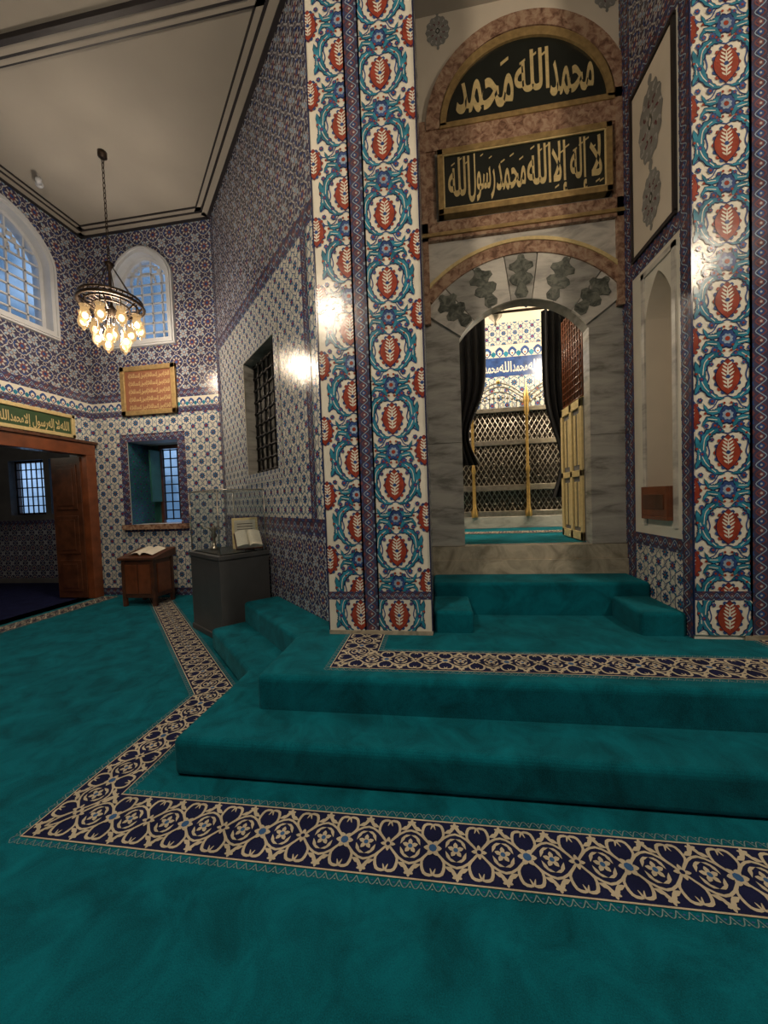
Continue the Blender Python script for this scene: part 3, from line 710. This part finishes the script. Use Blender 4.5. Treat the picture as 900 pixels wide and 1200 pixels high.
# ---------------------------------------------------------------- wall plaques
def plaque(name,T,u0,u1,v0,v1,panel,mat,fw,lines,inkm,big=False):
    e=empty(name);mb=MB(T);mb.box((u0+.02,v0+.02,.01),(u1-.02,v1-.02,.03),panel)
    for a,b,c,d in ((u0,v0,u1,v0+fw),(u0,v1-fw,u1,v1),(u0,v0,u0+fw,v1),(u1-fw,v0,u1,v1)): mb.box((a,b,.01),(c,d,.055),mat)
    mb.obj("frame",e,.005)
    P=Pat();hgt=(v1-v0-2*fw)/lines
    for k in range(lines):
        y=v1-fw-hgt*(k+.80);x=u1-fw-.03;sy=hgt*.55;sx=sy*(1.0 if big else .75)
        ws=[ALLAH,MUH,ILLA,RAS,ILAH,LA]
        j=k
        while x-1.6*sx>u0+fw:
            w=ws[(j*5+k)%6];write([w],x,y,sx,sy,sy*.13,inkm,P,1,False);x-=w[2]*sx*1.02;j+=1
    mb=MB(T);stamp(mb,P,lambda a,b:(a,b),rect(u0+fw,v0+fw,u1-fw,v1-fw),.0315);mb.obj("lettering",e)
plaque("framed_inscription",TY(5.3),-4.88,-3.93,2.86,3.62,ochre,goldd,.075,5,goldp)
plaque("green_inscription_panel",TXp(-5.46),3.3,4.95,2.50,2.84,green,goldp,.05,1,goldp,True)
# ---------------------------------------------------------------- chandeliers
def chandelier(c,energy,ztop=ZC,R=.34):
    e=empty("chandelier");x,y,z=c
    mb=MB()
    mb.tube([(x,y,ztop-.0),(x,y,ztop-.06)],.05,bronze,12)
    n=int((ztop-z-.5)/.06)
    for i in range(n):
        zz=ztop-.06-.06*i
        a=[(x+(.014*math.cos(t) if i%2 else 0),y+(0 if i%2 else .014*math.cos(t)),zz-.035+.038*math.sin(t)) for t in [2*PI*k/8 for k in range(8)]]
        mb.tube(a,.0055,bronze,4,True)
    zh=z+.5
    mb.lathe((x,y,zh),[(.001,.04),(.03,.02),(.06,-.01),(.03,-.05),(.015,-.1),(.02,-.3),(.04,-.36),(.02,-.42),(.015,-.5),(.05,-.56),(.03,-.62),(.001,-.66)],bronze,14)
    for k in range(6):
        t=2*PI*k/6;mb.tube([(x+.03*math.cos(t),y+.03*math.sin(t),zh-.02),(x+R*.9*math.cos(t),y+R*.9*math.sin(t),z+.04)],.006,bronze,5)
        mb.tube([(x+.03*math.cos(t),y+.03*math.sin(t),z-.05),(x+R*.5*math.cos(t),y+R*.5*math.sin(t),z-.12),(x+R*math.cos(t),y+R*math.sin(t),z)],.009,bronze,6)
    for rr,zz,q in ((R,z,.020),(R*.96,z+.06,.014),(R*.8,z-.01,.012),(R*.55,z-.03,.012)):
        mb.tube([(x+rr*math.cos(2*PI*k/36),y+rr*math.sin(2*PI*k/36),zz) for k in range(36)],q,bronze,6,True)
    for k in range(36):
        t=2*PI*k/36;mb.tube([(x+R*math.cos(t),y+R*math.sin(t),z),(x+R*.96*math.cos(t+.09),y+R*.96*math.sin(t+.09),z+.06)],.006,bronze,4)
        if k%2: mb.tube([(x+R*math.cos(t),y+R*math.sin(t),z),(x+R*.55*math.cos(t+.15),y+R*.55*math.sin(t+.15),z-.03)],.005,bronze,4)
    mb.obj("metal_frame",e)
    mg=MB();mbulb=MB()
    for rr,n,dz in ((R*.86,9,-.12),(R*.45,5,-.32)):
        for k in range(n):
            t=2*PI*k/n+.2;cx,cy=x+rr*math.cos(t),y+rr*math.sin(t)
            mg.tube([(cx,cy,z),(cx,cy,z+dz-.02)],.007,bronze,5)
            mg.lathe((cx,cy,z+dz-.13),[(.012,-.10),(.022,-.07),(.05,-.05),(.062,.0),(.05,.05),(.04,.08),(.055,.12)],cupg,12)
            mbulb.sphere((cx,cy,z+dz-.13),.032,bulb,8,1.3)
    mg.obj("glass_cups",e);mbulb.obj("bulbs",e)
    l=bpy.data.lights.new("lamp_light",'POINT');l.energy=energy;l.color=(1,.85,.67);l.shadow_soft_size=.2
    o=bpy.data.objects.new("lamp_light",l);o.location=(x,y,z-.3);o.parent=e;bpy.context.collection.objects.link(o)
    return e
chandelier((-3.90,4.14,3.92),150)
chandelier((-1.4,.3,4.3),330)
chandelier((3.0,.3,4.3),330)
# ---------------------------------------------------------------- display case
def TV(u,v,h): return (-2.18-.82*u+.572*v,3.40+.572*u+.82*v,h)
dc=empty("display_case");mb=MB(TV)
mb.box((0,0,0),(.80,.57,.06),greyp);mb.box((.012,.012,.06),(.788,.56,.84),greyp);mb.box((0,0,.84),(.80,.57,.885),greyp)
mb.obj("plinth",dc,.006)
mb=MB(TV);mb.box((.05,.05,.885),(.75,.53,.896),black)
a,b,c,d,z0,z1=.03,.03,.77,.54,.896,1.56
for p,q in (((a,b),(c,b)),((c,b),(c,d)),((c,d),(a,d)),((a,d),(a,b))):
    mb.poly([(p[0],p[1],z0),(q[0],q[1],z0),(q[0],q[1],z1),(p[0],p[1],z1)],cglass)
mb.poly([(a,b,z1),(c,b,z1),(c,d,z1),(a,d,z1)],cglass)
mb.T=None
for p,q in (((a,b),(c,b)),((c,b),(c,d)),((c,d),(a,d)),((a,d),(a,b))):
    mb.tube([TV(p[0],p[1],z0),TV(p[0],p[1],z1)],.006,silver,5);mb.tube([TV(p[0],p[1],z1),TV(q[0],q[1],z1)],.006,silver,5)
mb.obj("glass_cover",dc)
# manuscript frame facing the visitor (towards -Y / +X)
def TF(u,v,h): # local frame on case : u to the right seen from the camera, v up (leaning back), h out
    c=Vector((-2.18,3.95,.90));r=Vector((.86,.51,0));n=Vector((.51,-.86,0));up=(Vector((0,0,1))*.95-n*.3).normalized()
    p=c+r*u+up*v+n*h*1.0;return (p.x,p.y,p.z)
mb=MB(TF)
mb.box((-.14,0,-.02),(.14,.36,0),goldp);mb.box((-.115,.025,0),(.115,.335,.004),paper)
for k in range(8): mb.box((-.085,.06+.032*k,.004),(.085,.068+.032*k,.006),ink)
mb.box((-.10,-.0,-.12),(.10,.02,.0),wood)
mb.obj("framed_manuscript",dc)
def TB(u,v,h):
    c=Vector((-2.02,3.74,.93));r=Vector((.80,.60,0));n=Vector((.60,-.80,0));back=(-n*.75+Vector((0,0,1))*.66).normalized();nn=r.cross(back)
    p=c+r*u+back*v+nn*h;return (p.x,p.y,p.z)
mb=MB(TB)
for s in (-1,1):
    n=8;f=lambda t:.03+.03*math.sin(PI*t**.6)
    for i in range(n):
        t0,t1=i/n,(i+1)/n;u0,u1=s*.13*t0,s*.13*t1
        mb.faces([(u0,0,f(t0)),(u1,0,f(t1)),(u1,.22,f(t1)),(u0,.22,f(t0)),(u0,0,0),(u1,0,0),(u1,.22,0),(u0,.22,0)],[(0,1,2,3),(0,1,5,4),(3,2,6,7),(4,5,6,7)],paper)
mb.box((-.14,-.01,-.015),(.14,.23,0),wood);mb.box((-.05,.0,-.1),(.05,.12,-.015),wood)
mb.obj("open_book",dc)
# small ornate stand at the left end
mb=MB();c=TV(.62,.22,.896)
mb.lathe(c,[(.05,0),(.055,.015),(.02,.04),(.015,.12),(.035,.16),(.015,.2),(.03,.24),(.001,.29)],silver,12)
mb.tube([(c[0],c[1],c[2]+.2),(c[0]-.06,c[1]-.02,c[2]+.26),(c[0]-.1,c[1]-.03,c[2]+.24),(c[0]-.13,c[1]-.04,c[2]+.3)],.012,silver,6)
mb.tube([(c[0],c[1],c[2]+.2),(c[0]+.06,c[1]+.02,c[2]+.25),(c[0]+.09,c[1]+.03,c[2]+.22)],.010,silver,6)
mb.obj("silver_stand",dc)
# ---------------------------------------------------------------- lectern / visitor-book table
lt=empty("lectern");mb=MB()
x0,x1,y0,y1=-4.50,-3.98,4.66,5.06
for a,b in ((x0,y0),(x1-.05,y0),(x0,y1-.05),(x1-.05,y1-.05)): mb.box((a,b,0),(a+.05,b+.05,.70),wood)
mb.box((x0+.01,y0+.01,.12),(x1-.01,y1-.01,.68),wood)
for k in range(2): mb.box((x0+.06+.21*k,y0-.002,.18),(x0+.25+.21*k,y0+.012,.60),woodr)
mb.box((x1-.012,y0+.07,.18),(x1+.002,y1-.07,.60),woodr)
mb.faces([(x0-.03,y0-.03,.70),(x1+.03,y0-.03,.70),(x1+.03,y1+.03,.80),(x0-.03,y1+.03,.80),(x0-.03,y0-.03,.665),(x1+.03,y0-.03,.665),(x1+.03,y1+.03,.68),(x0-.03,y1+.03,.68)],[(0,1,2,3),(7,6,5,4),(0,4,5,1),(2,6,7,3),(1,5,6,2),(0,3,7,4)],wood)
mb.obj("stand",lt,.006)
mb=MB();f=lambda y:.715+(y-y0)*.22
xm=(x0+x1)/2
for s in (-1,1):
    for i in range(6):
        a0=i/6*.2;a1=(i+1)/6*.2;g=lambda a:.035*math.sin(PI*min(1,(a/.2)**.6))
        mb.faces([(xm+s*a0,y0+.06,f(y0+.06)+g(a0)),(xm+s*a1,y0+.06,f(y0+.06)+g(a1)),(xm+s*a1,y1-.06,f(y1-.06)+g(a1)),(xm+s*a0,y1-.06,f(y1-.06)+g(a0))],[(0,1,2,3)],paper,True)
mb.obj("open_book",lt)
# ---------------------------------------------------------------- tomb chamber behind the portal
HZ=.93
mb=MB();mb.box((-1.2,3.56,HZ-.2),(3.2,6.6,HZ-.002),teal);mb.obj("floor_tomb_chamber")
border("carpet_border",[((-1.0,4.6),(1,0),4.4,dict(n=(0,1),reg=[(-1.,4.6),(3.,4.6),(3.,4.92),(-1.,4.92)]))],HZ)
mb=MB(TY(6.4));mb.box((-1.2,HZ,-.1),(3.2,5.6,0),plasterc)
field(mb,light,.24,-1.2,3.2,HZ,3.35,cream);
mb.poly([(-1.2,3.35,.004),(3.2,3.35,.004),(3.2,3.66,.004),(-1.2,3.66,.004)],cobalt);field(mb,crest,.2,-1.2,3.2,3.66,3.86,None,ov=3.66);field(mb,light,.18,-1.2,3.2,3.86,4.22,None)
P=Pat();x=3.1
while x>-.9: x=write([ALLAH,MUH],x,3.42,.2,.17,.022,cream,P,6,False)
stamp(mb,P,lambda a,b:(a,b),None,.001);mb.obj("wall_tomb_back")
mb=MB();mb.box((-1.3,4.1,HZ),(-1.2,6.5,5.6),plasterc);mb.box((3.2,4.1,HZ),(3.3,6.5,5.6),plasterc);mb.obj("wall_tomb_sides")
mb=MB();mb.box((-1.3,3.7,5.6),(3.3,6.5,5.7),plasterc);mb.obj("ceiling_tomb_chamber")
sc=empty("silver_tomb_screen");T=TY(5.45);ZT=2.62
mb=MB(T);mb.box((-.6,HZ,-.05),(2.6,HZ+.16,.05),wmarb);mb.box((-.55,HZ+.16,-.05),(2.55,ZT-.04,-.03),dsilver)
mb.box((-.6,HZ+.16,-.02),(2.6,HZ+.24,.03),silver);mb.box((-.6,1.46,-.01),(2.6,1.54,.025),silver);mb.box((-.6,2.10,-.01),(2.6,2.17,.025),silver);mb.box((-.6,ZT-.06,-.02),(2.6,ZT,.03),silver)
mb.obj("panels",sc,.004)
mb=MB()
r_=rect(-.55,HZ+.2,2.55,ZT-.04)
for i in range(-24,50):
    for s in (1,-1):
        a=-.55+i*.07;p=(a,HZ+.2);q=(a+s*1.45*.6,ZT)
        r=clip([p,q,(q[0]+.001,q[1])],r_)
        if len(r)>=2:
            ys=sorted(r,key=lambda k:k[1])
            if ys[-1][1]-ys[0][1]>.02: mb.tube([T(*ys[0],0.0),T(*ys[-1],0.0)],.006,silver,4)
for i in range(26):
    for j in range(7):
        mb.sphere(T(-.5+.12*i,HZ+.34+.19*j,.008),.014,silver,5)
mb.obj("lattice",sc)
mb=MB()
for u in (-.3,.53,1.27,2.0):
    mb.lathe(T(u,HZ+.16,.04),[(.045,0),(.05,.08),(.03,.12),(.020,.6),(.035,.66),(.020,.72),(.018,1.4),(.04,1.46),(.03,1.52),(.045,1.62),(.03,1.72),(.012,1.8),(.001,1.88)],gold,12)
for a in (-.3,.53,1.27):
    w=.74 if a>-.2 else .83
    for rr in (0,.07,.12):
        mb.tube([T(a+w*t,ZT+.02+rr+.20*math.sin(PI*t),.03) for t in [i/16 for i in range(17)]],.010,silver,6)
    for k in range(1,12):
        t=k/12;mb.tube([T(a+w*t,ZT,.02),T(a+w*t,ZT+.12+.2*math.sin(PI*t),.02)],.005,silver,5)
        mb.sphere(T(a+w*t,ZT+.05+.1*math.sin(PI*t),.02),.022,silver,6)
    mb.sphere(T(a+w/2,ZT+.36,.03),.03,gold,8)
mb.obj("crest",sc)
mb=MB();mb.box((-.4,5.6,HZ),(2.4,6.3,1.9),green);mb.faces([(-.4,5.6,1.9),(2.4,5.6,1.9),(2.4,6.3,1.9),(-.4,6.3,1.9),(-.4,5.95,2.25),(2.4,5.95,2.25)],[(0,1,5,4),(3,2,5,4),(0,3,4),(1,2,5)],green);mb.obj("cenotaph")
def hlamp(name,c,s,mat,ztop):
    mb=MB();mb.tube([(c[0],c[1],c[2]+.1),(c[0],c[1],ztop)],.004,bronze,5)
    mb.lathe(c,[(.001,-1.2*s),(.15*s,-1.1*s),(.1*s,-.9*s),(.5*s,-.5*s),(.62*s,-.1*s),(.45*s,.25*s),(.3*s,.4*s),(.5*s,.8*s),(.52*s,.82*s)],mat,16)
    mb.lathe(c,[(.66*s,-.12*s),(.66*s,-.02*s),(.60*s,-.02*s)],gold,16);mb.obj(name)
hlamp("hanging_mosque_lamp",(1.20,5.0,3.92),.13,navy,5.6)
hlamp("hanging_glass_globe",(.80,4.9,3.72),.16,silver,5.6)
for x,y in ((.0,4.9),(2.2,4.9)):
    l=bpy.data.lights.new("chamber_light",'POINT');l.energy=130;l.color=(1,.86,.66);l.shadow_soft_size=.15
    o=bpy.data.objects.new("chamber_light",l);o.location=(x,y,3.9);bpy.context.collection.objects.link(o)
def curtain(name,pts,zt,zb,pinch):
    mb=MB();rows=18;V=[];F=[];side=pinch[1];N=48
    for r in range(rows+1):
        t=r/rows;z=zt+(zb-zt)*t;k=1-.55*math.exp(-((t-pinch[0])/.22)**2)
        for i in range(N+1):
            s=i/N;x=pts[0][0]+(pts[1][0]-pts[0][0])*s;y=pts[0][1]+(pts[1][1]-pts[0][1])*s+.035*math.sin(s*2*PI*6+t)
            V.append((side+(x-side)*k,y,z))
    for r in range(rows):
        for i in range(N): F.append((r*(N+1)+i,r*(N+1)+i+1,(r+1)*(N+1)+i+1,(r+1)*(N+1)+i))
    mb.faces(V,F,cloth,True);return mb.obj(name)
curtain("curtain",[(.10,4.36),(.60,4.36)],3.42,1.75,(.8,.22))
curtain("curtain",[(1.20,4.36),(1.60,4.36)],3.42,1.35,(.8,1.52))
mb=MB();mb.tube([(-.1,4.36,3.44),(1.8,4.36,3.44)],.015,bronze,8);mb.obj("curtain_rod")
def gleaf(x,sgn):
    e=empty("door_2" if sgn>0 else "door_3")
    T=(lambda u,v,h:(x-h,u,v)) if sgn>0 else (lambda u,v,h:(x+h,u,v))
    mb=MB(T);mb.box((3.69,.94,0),(4.27,2.28,.03),dplast)
    for a,b,c,d in ((3.69,.94,3.75,2.28),(4.21,.94,4.27,2.28),(3.69,.94,4.27,1.02),(3.69,2.2,4.27,2.28),(3.69,1.55,4.27,1.61),(3.95,.94,4.01,2.28)): mb.box((a,b,.03),(c,d,.05),goldp)
    for i in range(4):
        for j in range(2):
            mb.box((3.775+.095*(i%2)+.26*(i//2),1.06+.6*j,.03),(3.82+.095*(i%2)+.26*(i//2),1.5+.65*j,.042),goldp)
    mb.obj("leaf",e,.003)
    mb=MB(T);mb.box((3.69,2.30,0),(4.22,3.2,.02),wood);mb.obj("upper_panel",e)
    mb=MB()
    for i in range(9):
        mb.tube([T(3.69+.066*i,2.30,.03),T(3.69+.066*i,3.2,.03)],.008,woodr,5)
    for i in range(14): mb.tube([T(3.69,2.30+.068*i,.03),T(4.22,2.30+.068*i,.03)],.008,woodr,5)
    mb.obj("lattice",e)
gleaf(1.40,1);gleaf(.20,-1)
mb=MB();mb.tube([(-5.0,4.3,ZC),(-5.0,4.3,ZC-.05)],.03,whitep,10);mb.sphere((-5.0,4.3,ZC-.08),.045,whitep,10);mb.tube([(-5.0,4.3,ZC-.08),(-4.9,4.2,ZC-.12)],.028,whitep,10);mb.obj("security_camera")
# ---------------------------------------------------------------- world, annex lamp
w=bpy.data.worlds.new("dusk_sky");bpy.context.scene.world=w;w.use_nodes=True
t=w.node_tree;bg=t.nodes["Background"]
tc=t.nodes.new("ShaderNodeTexCoord");n=t.nodes.new("ShaderNodeTexNoise");n.inputs["Scale"].default_value=7;n.inputs["Detail"].default_value=6
r=t.nodes.new("ShaderNodeValToRGB");e=r.color_ramp.elements;e[0].position=.42;e[0].color=(.10,.20,.36,1);e[1].position=.6;e[1].color=(.38,.60,.95,1)
t.links.new(tc.outputs["Generated"],n.inputs["Vector"]);t.links.new(n.outputs["Fac"],r.inputs["Fac"]);t.links.new(r.outputs["Color"],bg.inputs["Color"])
bg.inputs["Strength"].default_value=1.0
l=bpy.data.lights.new("annex_light",'POINT');l.energy=14;l.color=(1,.85,.65);l.shadow_soft_size=.15
o=bpy.data.objects.new("annex_light",l);o.location=(-7.5,3.6,2.8);bpy.context.collection.objects.link(o)
# ---------------------------------------------------------------- camera
yaw=math.radians(8.2);p=.0346;th=.037
cd=bpy.data.cameras.new("camera");co=bpy.data.objects.new("camera",cd);bpy.context.collection.objects.link(co)
cd.sensor_fit='AUTO';cd.sensor_width=36;cd.lens=433/1200*36;cd.clip_start=.05
Fh=Vector((-math.sin(yaw),math.cos(yaw),0));R0=Vector((math.cos(yaw),math.sin(yaw),0));Z=Vector((0,0,1))
Fw=Fh*math.cos(p)-Z*math.sin(p);U0=Fh*math.sin(p)+Z*math.cos(p)
R=R0*math.cos(th)-U0*math.sin(th);U=R0*math.sin(th)+U0*math.cos(th)
m=Matrix(((R.x,U.x,-Fw.x,0),(R.y,U.y,-Fw.y,0),(R.z,U.z,-Fw.z,1.4),(0,0,0,1)))
co.matrix_world=m
bpy.context.scene.camera=co
bpy.context.scene.view_settings.view_transform='Standard'
